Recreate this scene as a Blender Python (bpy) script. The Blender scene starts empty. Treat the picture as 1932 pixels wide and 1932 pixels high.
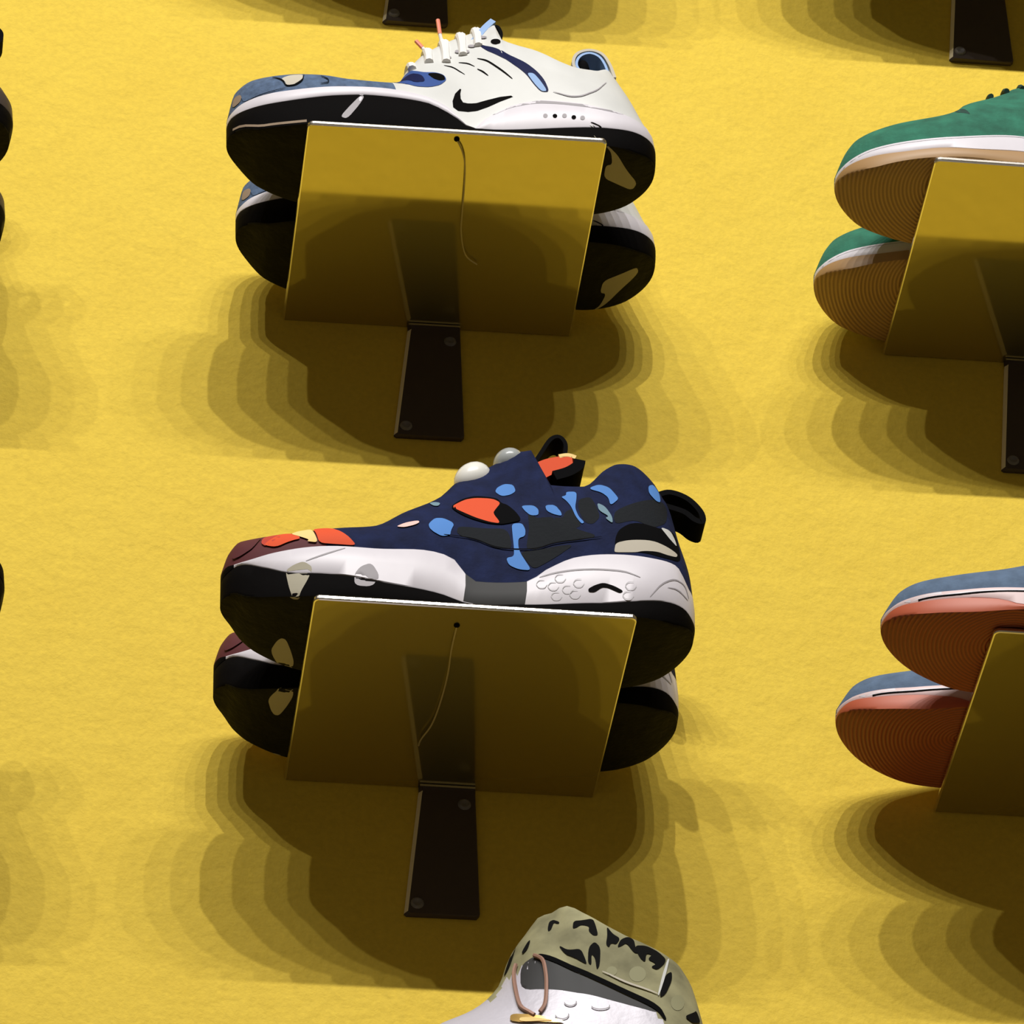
import bpy, math, random
from mathutils import Vector, Matrix, Euler
from mathutils.bvhtree import BVHTree
from mathutils.geometry import delaunay_2d_cdt

sc = bpy.context.scene
col = sc.collection
CM = 0.01
ZO = 405.0          # height in cm of the middle shelf row above the floor

# ------------------------------------------------------------------ camera
cam = bpy.data.cameras.new('camera')
cam.sensor_width = 36.0
cam.lens = 181.341
cam.clip_start = 0.05
cam.clip_end = 60
co = bpy.data.objects.new('camera', cam)
col.objects.link(co)
co.matrix_world = Matrix([[0.991248, -0.054815, -0.120092, -0.371497], [-0.127139, -0.641255, -0.756722, -2.685244], [-0.03553, 0.765367, -0.642612, 1.604096], [0.0, 0.0, 0.0, 1.0]])
sc.camera = co

# ------------------------------------------------------------------ world, exposure
w = bpy.data.worlds.new('world'); sc.world = w; w.use_nodes = True
bgn = w.node_tree.nodes['Background']
bgn.inputs[0].default_value = (1.0, 0.80, 0.52, 1)
bgn.inputs[1].default_value = 0.10
sc.view_settings.view_transform = 'Standard'
sc.view_settings.look = 'None'
sc.view_settings.gamma = 1
sc.view_settings.exposure = 0.0
sc.view_settings.use_curve_mapping = False

# ------------------------------------------------------------------ the row of spot lamps high on the ceiling track
LAMPS = [(-192, .10), (-156, .08), (-118, .11), (-66, .13), (-15, .225), (30, .105), (70, .10), (112, .07), (150, .05)]
for lx, lw in LAMPS:
    ld = bpy.data.lights.new('track_spot', 'SPOT')
    ld.energy = 1310 * lw
    ld.color = (1.0, 0.975, 0.94)
    ld.spot_size = math.radians(62); ld.spot_blend = 0.6
    ld.shadow_soft_size = 0.022
    lo = bpy.data.objects.new('track_spot', ld); col.objects.link(lo)
    lo.location = (lx*CM, -3.86, (251+ZO)*CM)
    tgt = Vector((.06+lx*CM*0.1, -0.1, (ZO-150)*CM))
    lo.rotation_euler = (tgt-lo.location).to_track_quat('-Z', 'Y').to_euler()

# ------------------------------------------------------------------ materials
def mat(name, base, rough=.6, metal=0, spec=.5, var=0, vscale=40, bump=0, bscale=200, coat=0):
    m = bpy.data.materials.new(name); m.use_nodes = True
    nt = m.node_tree; b = nt.nodes['Principled BSDF']
    b.inputs['Base Color'].default_value = (*base, 1)
    b.inputs['Roughness'].default_value = rough
    b.inputs['Metallic'].default_value = metal
    b.inputs['Specular IOR Level'].default_value = spec
    b.inputs['Coat Weight'].default_value = coat
    tc = nt.nodes.new('ShaderNodeTexCoord')
    if var:
        n = nt.nodes.new('ShaderNodeTexNoise'); n.inputs['Scale'].default_value = vscale; n.inputs['Detail'].default_value = 5
        nt.links.new(tc.outputs['Object'], n.inputs['Vector'])
        r = nt.nodes.new('ShaderNodeValToRGB')
        r.color_ramp.elements[0].position = .3; r.color_ramp.elements[1].position = .7
        r.color_ramp.elements[0].color = (*[c*(1-var) for c in base], 1)
        r.color_ramp.elements[1].color = (*[min(1, c*(1+var)) for c in base], 1)
        nt.links.new(n.outputs['Fac'], r.inputs['Fac']); nt.links.new(r.outputs['Color'], b.inputs['Base Color'])
    if bump:
        n2 = nt.nodes.new('ShaderNodeTexNoise'); n2.inputs['Scale'].default_value = bscale; n2.inputs['Detail'].default_value = 4
        nt.links.new(tc.outputs['Object'], n2.inputs['Vector'])
        bp = nt.nodes.new('ShaderNodeBump'); bp.inputs['Strength'].default_value = bump; bp.inputs['Distance'].default_value = .002
        nt.links.new(n2.outputs['Fac'], bp.inputs['Height']); nt.links.new(bp.outputs['Normal'], b.inputs['Normal'])
    return m

def wave_mat(name, base, dark, scale, rings=True, rough=.55, dist=.0006, off=(0, 0, 0), distort=0):
    m = mat(name, base, rough)
    nt = m.node_tree; b = nt.nodes['Principled BSDF']
    tc = nt.nodes.new('ShaderNodeTexCoord'); mp = nt.nodes.new('ShaderNodeMapping')
    mp.inputs['Location'].default_value = off
    wv = nt.nodes.new('ShaderNodeTexWave'); wv.wave_type = 'RINGS' if rings else 'BANDS'
    if rings: wv.rings_direction = 'Z'
    wv.inputs['Scale'].default_value = scale; wv.inputs['Distortion'].default_value = distort
    nt.links.new(tc.outputs['Object'], mp.inputs['Vector']); nt.links.new(mp.outputs['Vector'], wv.inputs['Vector'])
    mx = nt.nodes.new('ShaderNodeMix'); mx.data_type = 'RGBA'
    mx.inputs[6].default_value = (*dark, 1); mx.inputs[7].default_value = (*base, 1)  # shading between the tread ribs is put into the colour
    nt.links.new(wv.outputs['Fac'], mx.inputs[0]); nt.links.new(mx.outputs[2], b.inputs['Base Color'])
    bp = nt.nodes.new('ShaderNodeBump'); bp.inputs['Strength'].default_value = .8; bp.inputs['Distance'].default_value = dist
    nt.links.new(wv.outputs['Fac'], bp.inputs['Height']); nt.links.new(bp.outputs['Normal'], b.inputs['Normal'])
    return m

M = {
 'steel': mat('brushed_steel', (.54, .48, .24), .06, 1),
 'edge': mat('bare_steel_edge', (.82, .78, .72), .22, 1),
 'bracket': mat('black_bracket_paint', (.06, .043, .034), .5, spec=.3, bump=.05),
 'screw': mat('dark_screw_metal', (.16, .15, .15), .45, .2),
 'bedge': mat('bare_bracket_edge_glint', (.85, .76, .55), .35),  # bare edge; its pale matte colour stands in for reflected light
 'wire': mat('grey_wire', (.35, .30, .2), .4, .3),
 'black': mat('black_rubber', (.0035, .003, .003), .75, spec=.03, bump=.2, bscale=90),
 'blackf': mat('black_fabric', (.003, .003, .0035), .85, spec=.05),
 'white': mat('white_rubber', (.64, .61, .66), .45, var=.03, vscale=60),
 'whitel': mat('white_leather', (.585, .59, .575), .5, var=.03, vscale=50),
 'cage': mat('lilac_white_plastic', (.74, .72, .78), .35),
 'lace': mat('white_lace', (.74, .72, .69), .8),
 'orange_l': mat('coral_plastic', (.75, .22, .14), .4),
 'bluegrey': mat('grey_blue_mesh', (.075, .115, .195), .7, spec=.2, var=.25, vscale=220, bump=.2, bscale=500),
 'slate': mat('slate_blue_suede', (.095, .14, .215), .85, spec=.2, var=.15, vscale=120, bump=.2, bscale=400),
 'navyb': mat('navy_mesh', (.003, .007, .05), .6, spec=.15),
 'skyb': mat('pale_blue_lining', (.22, .36, .62), .6),
 'midb': mat('mid_blue_plastic', (.03, .075, .26), .5, spec=.3),
 'ivory': mat('ivory_fabric', (.48, .44, .36), .8),
 'tan': mat('tan_fabric', (.25, .18, .12), .8),
 'grey': mat('grey_rubber', (.30, .28, .30), .6),
 'lgrey': mat('light_grey_groove', (.40, .39, .40), .6),
 'dgrey': mat('dark_grey_rubber', (.030, .030, .031), .6, spec=.3),
 'taupe': mat('taupe_rubber', (.30, .27, .19), .6),
 'navy': mat('navy_fabric', (.006, .011, .046), .85, spec=.2, var=.3, vscale=90, bump=.2, bscale=400),
 'char': mat('charcoal_fabric', (.011, .013, .016), .85, spec=.15, bump=.2, bscale=400),
 'azure': mat('azure_print', (.085, .225, .56), .8, spec=.2),
 'teal': mat('grey_teal_print', (.14, .24, .30), .8),
 'red': mat('orange_red_print', (.66, .085, .03), .75, spec=.2),
 'red2': mat('deep_red_print', (.45, .04, .02), .75),
 'maroon': mat('maroon_print', (.085, .010, .014), .75),
 'cream': mat('cream_yellow_print', (.80, .58, .22), .75),
 'pinkw': mat('pinkish_white_print', (.8, .5, .45), .7),
 'green': mat('green_suede', (.018, .130, .080), .9, var=.3, vscale=70, bump=.3, bscale=300),
 'dgreen': mat('dark_green_lace', (.006, .04, .03), .8),
 'gum': mat('tan_gum_rubber', (.36, .21, .085), .5),
 'gumsole': wave_mat('tan_gum_tread', (.40, .23, .085), (.25, .135, .045), 115, off=(.075, .02, 0)),
 'pinkrub': mat('pale_pink_rubber', (.66, .50, .50), .5),
 'brick': mat('brick_red_rubber', (.46, .10, .045), .5),
 'bricksole': wave_mat('brick_red_tread', (.30, .06, .022), (.20, .038, .016), 120, off=(.09, .01, 0)),
 'tread': mat('black_lug_tread', (.0075, .007, .0035), .7, spec=.12, var=.35, vscale=45, bump=.8, bscale=110),
 'brown': mat('dark_brown_leather', (.05, .035, .028), .6),
 'foil': mat('crinkled_silver_white_leather', (.52, .50, .56), .45, .1, bump=.5, bscale=60),
 'camo': mat('olive_camo_base', (.26, .245, .14), .8, spec=.2, var=.35, vscale=45),
 'camod': mat('camo_dark_spots', (.004, .004, .004), .85, spec=.1),
 'camol': mat('camo_pale_olive', (.26, .25, .14), .8),
 'gold': mat('gold_edge', (.85, .55, .18), .25, 1),
 'copper': mat('copper_lace', (.35, .20, .15), .5, .3),
 'clear': mat('pump_button_rubber', (.80, .79, .74), .3, coat=.5),
 'grip': mat('pump_button_grey', (.36, .38, .38), .25, coat=.6),
}

def add_haze_lobe(m, rough, fac):
    # brushed finish: a sharp reflection plus a wide one
    nt = m.node_tree; b = nt.nodes['Principled BSDF']; out = nt.nodes['Material Output']
    g = nt.nodes.new('ShaderNodeBsdfAnisotropic'); g.inputs['Roughness'].default_value = rough
    g.inputs['Color'].default_value = b.inputs['Base Color'].default_value
    mx = nt.nodes.new('ShaderNodeMixShader'); mx.inputs[0].default_value = fac
    nt.links.new(b.outputs[0], mx.inputs[1]); nt.links.new(g.outputs[0], mx.inputs[2]); nt.links.new(mx.outputs[0], out.inputs['Surface'])
add_haze_lobe(M['steel'], .5, .27)

def wall_material():
    m = bpy.data.materials.new('yellow_painted_wall'); m.use_nodes = True
    nt = m.node_tree; b = nt.nodes['Principled BSDF']; b.inputs['Roughness'].default_value = .75
    b.inputs['Specular IOR Level'].default_value = .25
    tc = nt.nodes.new('ShaderNodeTexCoord')
    def noise(s, d=5, r=.55):
        n = nt.nodes.new('ShaderNodeTexNoise'); n.inputs['Scale'].default_value = s; n.inputs['Detail'].default_value = d
        n.inputs['Roughness'].default_value = r; nt.links.new(tc.outputs['Object'], n.inputs['Vector']); return n
    n1 = noise(16); n2 = noise(240, 3)
    mx = nt.nodes.new('ShaderNodeMix'); mx.data_type = 'RGBA'
    mx.inputs[6].default_value = (.745, .520, .050, 1); mx.inputs[7].default_value = (.805, .585, .064, 1)
    nt.links.new(n1.outputs['Fac'], mx.inputs[0]); 
    mx2 = nt.nodes.new('ShaderNodeMix'); mx2.data_type = 'RGBA'; mx2.blend_type = 'MULTIPLY'; mx2.inputs[0].default_value = .24
    nt.links.new(mx.outputs[2], mx2.inputs[6]); nt.links.new(n2.outputs['Fac'], mx2.inputs[7])
    nt.links.new(mx2.outputs[2], b.inputs['Base Color'])
    bp = nt.nodes.new('ShaderNodeBump'); bp.inputs['Strength'].default_value = .75; bp.inputs['Distance'].default_value = .003
    n3 = noise(55, 6, .6)
    nt.links.new(n3.outputs['Fac'], bp.inputs['Height']); nt.links.new(bp.outputs['Normal'], b.inputs['Normal'])
    return m

# ------------------------------------------------------------------ mesh helpers (inputs in cm)
def mesh_obj(name, verts, faces, mats, midx=None, parent=None, smooth=True, mtx=None, sharp=None):
    me = bpy.data.meshes.new(name)
    vs = [Vector(v) for v in verts]
    if mtx is not None: vs = [mtx @ v for v in vs]
    me.from_pydata([tuple(v*CM) for v in vs], [], faces)
    for m_ in (mats if isinstance(mats, list) else [mats]): me.materials.append(m_)
    if midx: me.polygons.foreach_set('material_index', midx)
    me.polygons.foreach_set('use_smooth', [smooth]*len(faces))
    if smooth: me.set_sharp_from_angle(angle=math.radians(sharp or 40))
    me.update()
    o = bpy.data.objects.new(name, me); col.objects.link(o)
    if parent is not None: o.parent = parent
    return o

def empty(name, mw, label, cat, group=None):
    o = bpy.data.objects.new(name, None); col.objects.link(o)
    o.empty_display_size = .05; o.matrix_world = mw
    o['label'] = label; o['category'] = cat
    if group: o['group'] = group
    return o

def boxm(x0, x1, y0, y1, z0, z1):
    v = [(x, y, z) for z in (z0, z1) for y in (y0, y1) for x in (x0, x1)]
    f = [(0, 2, 3, 1), (4, 5, 7, 6), (0, 1, 5, 4), (2, 6, 7, 3), (0, 4, 6, 2), (1, 3, 7, 5)]
    return v, f

def tube(pts, r, n=8, closed=False, flat=1.0):
    P = [Vector(p) for p in pts]; vs = []; fs = []; N = len(P); up0 = None
    for i, p in enumerate(P):
        a = P[(i-1) % N] if (closed or i > 0) else p; b = P[(i+1) % N] if (closed or i < N-1) else p
        d = (b-a).normalized()
        if up0 is None: up0 = Vector((0, 1, 0)) if abs(d.y) < .9 else Vector((0, 0, 1))
        s = d.cross(up0).normalized(); u = s.cross(d).normalized(); up0 = u
        rr = r[i] if isinstance(r, (list, tuple)) else r
        for k in range(n):
            t = 2*math.pi*k/n
            vs.append(p + u*math.cos(t)*rr*flat + s*math.sin(t)*rr)
    m_ = N if closed else N-1
    for i in range(m_):
        for k in range(n):
            a = i*n+k; b = i*n+(k+1) % n; c = ((i+1) % N)*n+(k+1) % n; d = ((i+1) % N)*n+k
            fs.append((a, b, c, d))
    if not closed:
        fs.append(tuple(range(n-1, -1, -1))); fs.append(tuple(range((N-1)*n, N*n)))
    return vs, fs

def smooth_path(pts, k=4):
    P = [Vector(p) for p in pts]; out = []
    for i in range(len(P)-1):
        a = P[max(0, i-1)]; b = P[i]; c = P[i+1]; d = P[min(len(P)-1, i+2)]
        for j in range(k):
            t = j/k
            out.append(.5*((2*b)+(c-a)*t+(2*a-5*b+4*c-d)*t*t+(3*b-a-3*c+d)*t**3))
    out.append(P[-1]); return out

def ribbon(pts, width, thick):
    """strap along a path in the x-z plane, `width` across y"""
    P = smooth_path(pts, 5); vs = []; fs = []
    for i, p in enumerate(P):
        a = P[max(0, i-1)]; b = P[min(len(P)-1, i+1)]; d = (b-a).normalized()
        nrm = Vector((-d.z, 0, d.x))
        for sy, sn in ((-1, -1), (1, -1), (1, 1), (-1, 1)):
            vs.append(p + Vector((0, sy*width/2, 0)) + nrm*sn*thick/2)
    for i in range(len(P)-1):
        for k in range(4):
            a = i*4+k; b = i*4+(k+1) % 4
            fs.append((a, b, b+4, a+4))
    fs.append((3, 2, 1, 0)); L = len(P)*4; fs.append((L-4, L-3, L-2, L-1))
    return vs, fs

def join(*parts):
    V = []; F = []
    for v, f in parts:
        o = len(V); V += list(v); F += [tuple(i+o for i in q) for q in f]
    return V, F

def ellipsoid(c, rx, ry, rz, nu=20, nv=12, rot=None):
    vs = []; fs = []
    for j in range(nv+1):
        ph = math.pi*j/nv
        for i in range(nu):
            th = 2*math.pi*i/nu
            p = Vector((rx*math.sin(ph)*math.cos(th), ry*math.sin(ph)*math.sin(th), rz*math.cos(ph)))
            if rot: p = rot @ p
            vs.append(p+Vector(c))
    for j in range(nv):
        for i in range(nu):
            fs.append((j*nu+i, (j+1)*nu+i, (j+1)*nu+(i+1) % nu, j*nu+(i+1) % nu))
    return vs, fs

def interp(tab, x):
    """monotone cubic through a table"""
    if x <= tab[0][0]: return tab[0][1]
    if x >= tab[-1][0]: return tab[-1][1]
    n = len(tab)
    def sl(i):
        return (tab[i+1][1]-tab[i][1])/max(1e-6, tab[i+1][0]-tab[i][0])
    for i in range(n-1):
        if x <= tab[i+1][0]:
            s = sl(i)
            def tan(j):
                if j == 0 or j == n-1: return s
                a = sl(j-1); b = sl(j)
                return 0 if a*b <= 0 else 2*a*b/(a+b)
            h = tab[i+1][0]-tab[i][0]; t = (x-tab[i][0])/h
            m0 = tan(i); m1 = tan(i+1)
            return (tab[i][1]*(2*t**3-3*t*t+1)+h*m0*(t**3-2*t*t+t)+tab[i+1][1]*(-2*t**3+3*t*t)+h*m1*(t**3-t*t))
    return tab[-1][1]

# ------------------------------------------------------------------ traced outlines, cm in each shelf's own frame
DK = {
    'a1_c0': [[-15.42,1.52],[-14.73,1.22],[-13.03,0.28],[-10.41,-0.16]],
    'a1_c1': [[-15.42,3.04],[-15.33,3.04],[-14.89,2.93],[-13.71,2.75],[-11.44,2.59],[-8.05,2.77],[-5.87,2.99],[-4.04,3.06],[-2.21,2.93],[-0.39,2.08],[1.15,0.88],[2.51,0.93],[9.12,1.76],[10.6,1.86],[12.55,2.18],[13.96,2.41]],
    'a1_c2': [[-15.42,3.46],[-15.24,3.46],[-14.56,3.61],[-13.01,3.65],[-10.9,3.56],[-7.68,3.62],[-4.39,3.83],[-2.19,3.55],[-0.38,2.54],[0.68,1.21],[1.26,0.89],[1.99,1.93],[2.94,2.79],[4.06,3.51],[5.18,3.91],[6.66,4.25],[8.13,4.22],[11.08,3.75],[13.25,3.59],[14.44,4.27]],
    'a1_c3': [[-15.27,3.96],[-14.87,5.99],[-13.58,6.88],[-11.38,7.01],[-9.17,6.8],[-7.34,6.4],[-3.84,7.03],[-3.08,8.89],[-1.73,11.04],[0.17,12.75],[2.07,13.75],[3.03,14.07],[3.74,11.56],[5.55,10.02],[8.64,8.34],[10.08,8.72],[11.42,10.06]],
    'a1_x1': [[11.53,11.94],[11.95,9.05],[12.78,7.02],[13.59,4.74],[14.29,2.73]],
    'a2_c0': [[-15.77,1.94],[-15.08,1.64],[-14.3,0.93],[-13.19,0.43],[-10.28,-0.26]],
    'a2_c1': [[-15.77,3.62],[-15.66,3.62],[-14.95,3.75],[-13.21,2.88],[-11.59,2.1],[-9.96,1.9],[-7.97,1.62],[-5.96,1.33],[-2.24,1.0],[0.14,0.47],[3.52,0.8],[8.03,0.98],[10.25,1.34],[13.54,1.99],[14.33,1.78]],
    'a2_c2': [[-15.77,4.2],[-15.56,4.2],[-14.96,3.92],[-14.17,3.83],[-12.57,3.99],[-9.96,4.1],[-6.62,4.01],[-2.88,4.36],[-1.51,4.17],[-0.34,2.72],[0.17,2.42],[3.4,2.74],[4.6,3.69],[6.64,4.7],[9.02,5.05],[11.44,5.13],[13.31,5.31],[14.08,4.16]],
    'a2_c3': [[-15.55,5.18],[-15.32,5.74],[-14.62,6.57],[-11.75,6.74],[-8.35,7.38],[-6.31,7.91],[-4.25,9.62],[-1.83,11.43],[-0.43,13.17],[1.67,14.52],[3.61,15.8],[4.3,15.21],[5.03,11.81],[6.47,11.22],[7.33,11.11],[8.76,12.58],[9.65,13.36],[10.8,13.74],[11.99,13.1],[12.95,12.08]],
    'a2_x1': [[12.52,14.37],[13.25,12.43],[13.92,8.53],[14.56,5.55],[14.66,2.34]],
    'b1_c0': [[-16.26,1.17],[-16.02,0.87],[-13.74,-0.22],[-10.73,-0.39]],
    'b1_c1': [[-16.26,1.41],[-16.14,1.41],[-15.7,1.4],[-14.43,1.27],[-11.72,0.93],[-9.57,0.96],[-7.74,0.89],[-3.85,1.25]],
    'b1_c2': [[-16.26,1.72],[-15.96,1.72],[-15.67,1.78],[-14.05,1.96],[-11.63,1.96],[-8.74,2.1],[-3.67,2.9]],
    'b1_c3': [[-15.77,2.55],[-15.47,3.71],[-14.71,4.71],[-12.72,5.65],[-9.19,6.71],[-7.73,7.56],[-6.99,8.47],[-5.58,9.52],[-3.98,10.53],[-2.29,11.71]],
    'b2_c0': [[-16.83,1.71],[-16.52,1.41],[-14.24,0.45],[-11.07,-0.06]],
    'b2_c1': [[-16.83,1.92],[-16.73,1.92],[-16.36,1.98],[-14.77,1.67],[-11.62,1.24],[-10.0,0.98],[-8.62,0.51]],
    'b2_c2': [[-16.83,2.21],[-16.47,2.21],[-16.06,2.26],[-14.73,2.21],[-12.21,2.0],[-8.48,2.02]],
    'b2_c3': [[-15.88,4.08],[-15.67,3.93],[-14.63,4.43],[-12.47,4.81],[-9.61,5.33],[-7.01,6.35]],
    'a3_top': [[-2.72,10.87],[-0.45,12.24],[1.05,14.01],[1.76,16.09],[2.79,17.78],[3.91,19.17],[4.98,18.97],[6.26,17.7],[8.79,15.94],[11.31,15.52],[12.81,13.89],[13.29,11.14]],
    'a1_fslash': [[-6.61,2.72],[-6.32,2.65],[-6.77,1.64],[-7.55,0.38],[-8.02,0.56],[-7.36,1.59]],
    'a1_fslashw': [[-6.42,4.29],[-6.05,4.27],[-6.55,2.15],[-6.76,2.17]],
    'a1_heelband': [[9.48,-3.63],[10.39,-3.52],[11.17,-2.68],[11.98,-1.21],[12.98,0.29],[12.72,0.95],[11.57,0.23],[10.54,-0.4],[10.5,-1.61],[10.96,-1.72],[10.71,-2.93],[10.21,-3.53],[9.46,-3.64]],
    'a1_groove': [[1.65,2.0],[2.67,2.36],[3.71,3.12],[5.41,3.72],[7.12,3.81],[8.84,3.69],[10.53,3.46],[11.68,3.47],[11.74,3.78],[10.66,4.15],[8.87,3.91],[7.14,4.03],[5.42,4.04],[3.76,3.87],[2.7,3.1],[1.62,2.08]],
    'a1_dot1': [[6.36,2.56],[6.32,2.44],[6.24,2.36],[6.13,2.35],[6.05,2.42],[6.03,2.54],[6.06,2.66],[6.15,2.74],[6.25,2.75],[6.33,2.68]],
    'a1_dot2': [[7.02,2.6],[6.98,2.48],[6.9,2.4],[6.8,2.39],[6.72,2.45],[6.69,2.57],[6.72,2.69],[6.81,2.77],[6.91,2.78],[6.99,2.71]],
    'a1_dot3': [[7.68,2.68],[7.65,2.56],[7.56,2.48],[7.46,2.47],[7.38,2.53],[7.35,2.65],[7.39,2.77],[7.47,2.85],[7.58,2.86],[7.66,2.79]],
    'a1_dot4': [[8.32,2.58],[8.28,2.46],[8.2,2.38],[8.1,2.37],[8.02,2.44],[7.99,2.55],[8.03,2.67],[8.11,2.75],[8.21,2.76],[8.29,2.7]],
    'a1_dot5': [[8.93,2.58],[8.89,2.46],[8.8,2.38],[8.7,2.37],[8.62,2.44],[8.6,2.55],[8.63,2.67],[8.72,2.75],[8.82,2.76],[8.9,2.69]],
    'a1_slash': [[9.22,2.18],[9.48,2.2],[10.17,1.8],[10.06,1.79]],
    'a1_slashw': [[9.17,1.92],[9.36,1.94],[9.72,1.77],[9.51,1.76]],
    'a1_swoosh': [[0.43,5.18],[0.05,4.48],[-0.17,3.57],[-0.15,2.93],[0.19,2.63],[0.88,2.67],[1.57,2.89],[2.27,3.3],[3.14,3.91],[4.06,4.46],[3.93,4.58],[3.16,4.4],[2.3,4.05],[1.52,3.69],[0.92,3.59],[0.57,3.63],[0.43,4.01],[0.43,4.59],[0.52,5.12]],
    'a1_slit1': [[-0.53,8.07],[0.09,7.84],[0.85,6.88],[0.88,6.94],[0.14,8.02],[-0.51,8.17]],
    'a1_slit2': [[0.52,8.43],[1.13,8.16],[1.57,7.76],[1.59,7.83],[1.16,8.33],[0.53,8.52]],
    'a1_slit3': [[1.72,7.43],[2.06,7.06],[2.43,6.59],[2.47,6.67],[2.13,7.23],[1.75,7.53]],
    'a1_slit4': [[1.79,8.72],[2.39,8.35],[3.01,7.57],[3.57,6.85],[4.07,6.23],[4.11,6.3],[3.64,6.99],[3.09,7.73],[2.44,8.54],[1.81,8.82]],
    'a1_navy': [[1.92,10.76],[2.76,10.06],[3.98,9.07],[5.13,8.15],[5.85,7.2],[6.32,6.29],[6.61,5.13],[6.01,5.09],[5.52,5.85],[5.06,6.86],[4.34,7.81],[3.27,8.8],[2.33,9.89]],
    'a1_win': [[-4.4,5.51],[-3.88,6.22],[-3.02,7.79],[-2.13,6.8],[-1.1,6.86],[-0.6,6.62],[-0.46,6.01],[-0.94,5.21],[-1.74,4.73],[-2.69,4.62],[-3.43,5.05]],
    'a1_hole': [[3.49,10.61],[3.44,10.42],[3.33,10.26],[3.2,10.21],[3.06,10.25],[2.93,10.36],[2.85,10.5],[2.83,10.67],[2.87,10.81],[2.97,10.9],[3.1,10.92],[3.23,10.85],[3.37,10.83],[3.46,10.76]],
    'a1_ivory': [[-11.9,5.12],[-11.21,5.6],[-10.42,5.52],[-10.46,4.74],[-10.76,4.39],[-11.27,4.03],[-11.55,4.09],[-11.67,4.68]],
    'a1_tan': [[-15.09,4.02],[-14.97,4.85],[-14.59,4.69],[-14.48,4.28],[-14.6,3.88],[-14.95,3.77]],
    'a1_heelseam': [[6.86,5.12],[8.04,4.71],[8.92,4.83],[10.02,5.64],[10.76,7.07],[10.74,7.12],[9.99,5.76],[8.91,4.95],[8.06,4.83],[6.87,5.18]],
    'a1_navyblue': [[5.1,6.93],[5.58,6.96],[5.97,6.26],[6.36,5.42],[6.39,5.15],[6.05,5.13],[5.61,5.79]],
    'a1_win2': [[-3.88,5.92],[-2.95,6.92],[-2.17,6.32],[-1.97,5.36],[-2.75,5.15],[-3.34,5.98]],
    'a1_win3': [[-1.81,6.58],[-1.11,6.74],[-0.65,6.54],[-0.55,5.98],[-0.96,5.72],[-1.42,5.9]],
    'a1_seam1': [[-12.46,5.58],[-11.85,4.83],[-11.61,4.05],[-10.92,4.03],[-10.44,4.44],[-10.32,5.4],[-10.36,5.45],[-10.5,4.54],[-10.95,4.15],[-11.58,4.15],[-11.8,4.96],[-12.44,5.71]],
    'a1_seam2': [[-14.53,4.19],[-14.35,3.54],[-13.22,3.74],[-11.59,3.9],[-11.6,3.94],[-13.24,3.82],[-14.36,3.62],[-14.5,4.18]],
    'a1_seam3': [[-9.24,4.98],[-8.78,4.44],[-8.7,4.17],[-9.28,4.04],[-9.27,3.99],[-8.67,4.07],[-8.73,4.56],[-9.22,5.09]],
    'a1_eye1': [[1.34,9.67],[1.31,9.58],[1.22,9.52],[1.11,9.49],[0.98,9.52],[0.87,9.58],[0.8,9.68],[0.78,9.79],[0.81,9.89],[0.89,9.95],[1.01,9.97],[1.14,9.95],[1.25,9.88],[1.32,9.78]],
    'a1_eye2': [[0.08,9.19],[0.05,9.13],[-0.03,9.07],[-0.14,9.03],[-0.27,9.03],[-0.37,9.07],[-0.44,9.14],[-0.47,9.22],[-0.43,9.3],[-0.35,9.36],[-0.24,9.39],[-0.12,9.39],[-0.02,9.35],[0.06,9.27]],
    'a1_eye3': [[1.77,10.34],[1.74,10.27],[1.67,10.23],[1.57,10.22],[1.45,10.25],[1.36,10.31],[1.29,10.38],[1.27,10.47],[1.3,10.55],[1.38,10.59],[1.48,10.6],[1.59,10.57],[1.68,10.51],[1.75,10.43]],
    'a1_eye4': [[2.66,11.35],[2.61,11.29],[2.48,11.32],[2.29,11.36],[2.07,11.43],[1.89,11.54],[1.76,11.69],[1.73,11.83],[1.78,11.93],[1.92,11.97],[2.11,11.94],[2.32,11.84],[2.5,11.68],[2.62,11.48]],
    'a1_eye5': [[0.68,9.81],[0.66,9.73],[0.61,9.66],[0.54,9.64],[0.47,9.66],[0.41,9.71],[0.36,9.8],[0.35,9.89],[0.38,9.98],[0.43,10.04],[0.49,10.06],[0.57,10.04],[0.63,9.99],[0.67,9.9]],
    'a2_n3': [[-12.38,2.21],[-12.09,1.06],[-11.82,0.6],[-11.5,0.67],[-11.08,1.8],[-10.77,2.95],[-10.89,3.84],[-11.51,3.9]],
    'a2_n1s': [[-11.97,2.3],[-11.46,2.68],[-10.84,2.88],[-10.25,2.33],[-10.6,1.32],[-10.99,0.51],[-11.14,0.01],[-11.49,0.0],[-11.76,0.94]],
    'a2_n2s': [[-7.69,1.76],[-7.3,2.38],[-6.59,2.73],[-6.05,1.69],[-6.6,0.76],[-7.69,0.78]],
    'a2_n1b': [[-12.22,-6.46],[-11.77,-6.95],[-11.18,-7.2],[-10.53,-6.51],[-10.63,-4.01],[-11.01,-3.9],[-11.13,-3.6],[-11.48,-3.53],[-11.77,-3.68]],
    'a2_n1': [[-11.97,2.3],[-11.46,2.68],[-10.84,2.88],[-10.25,2.33],[-10.6,1.32],[-10.99,0.51],[-11.14,0.01],[-11.49,0.0],[-11.76,0.94]],
    'a2_n2': [[-7.69,1.76],[-7.3,2.38],[-6.59,2.73],[-6.05,1.69],[-6.6,0.76],[-7.69,0.78]],
    'a2_toesplit': [[-10.7,2.84],[-9.62,3.21],[-8.24,3.78],[-8.26,3.84],[-9.66,3.34],[-10.72,2.9]],
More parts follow.
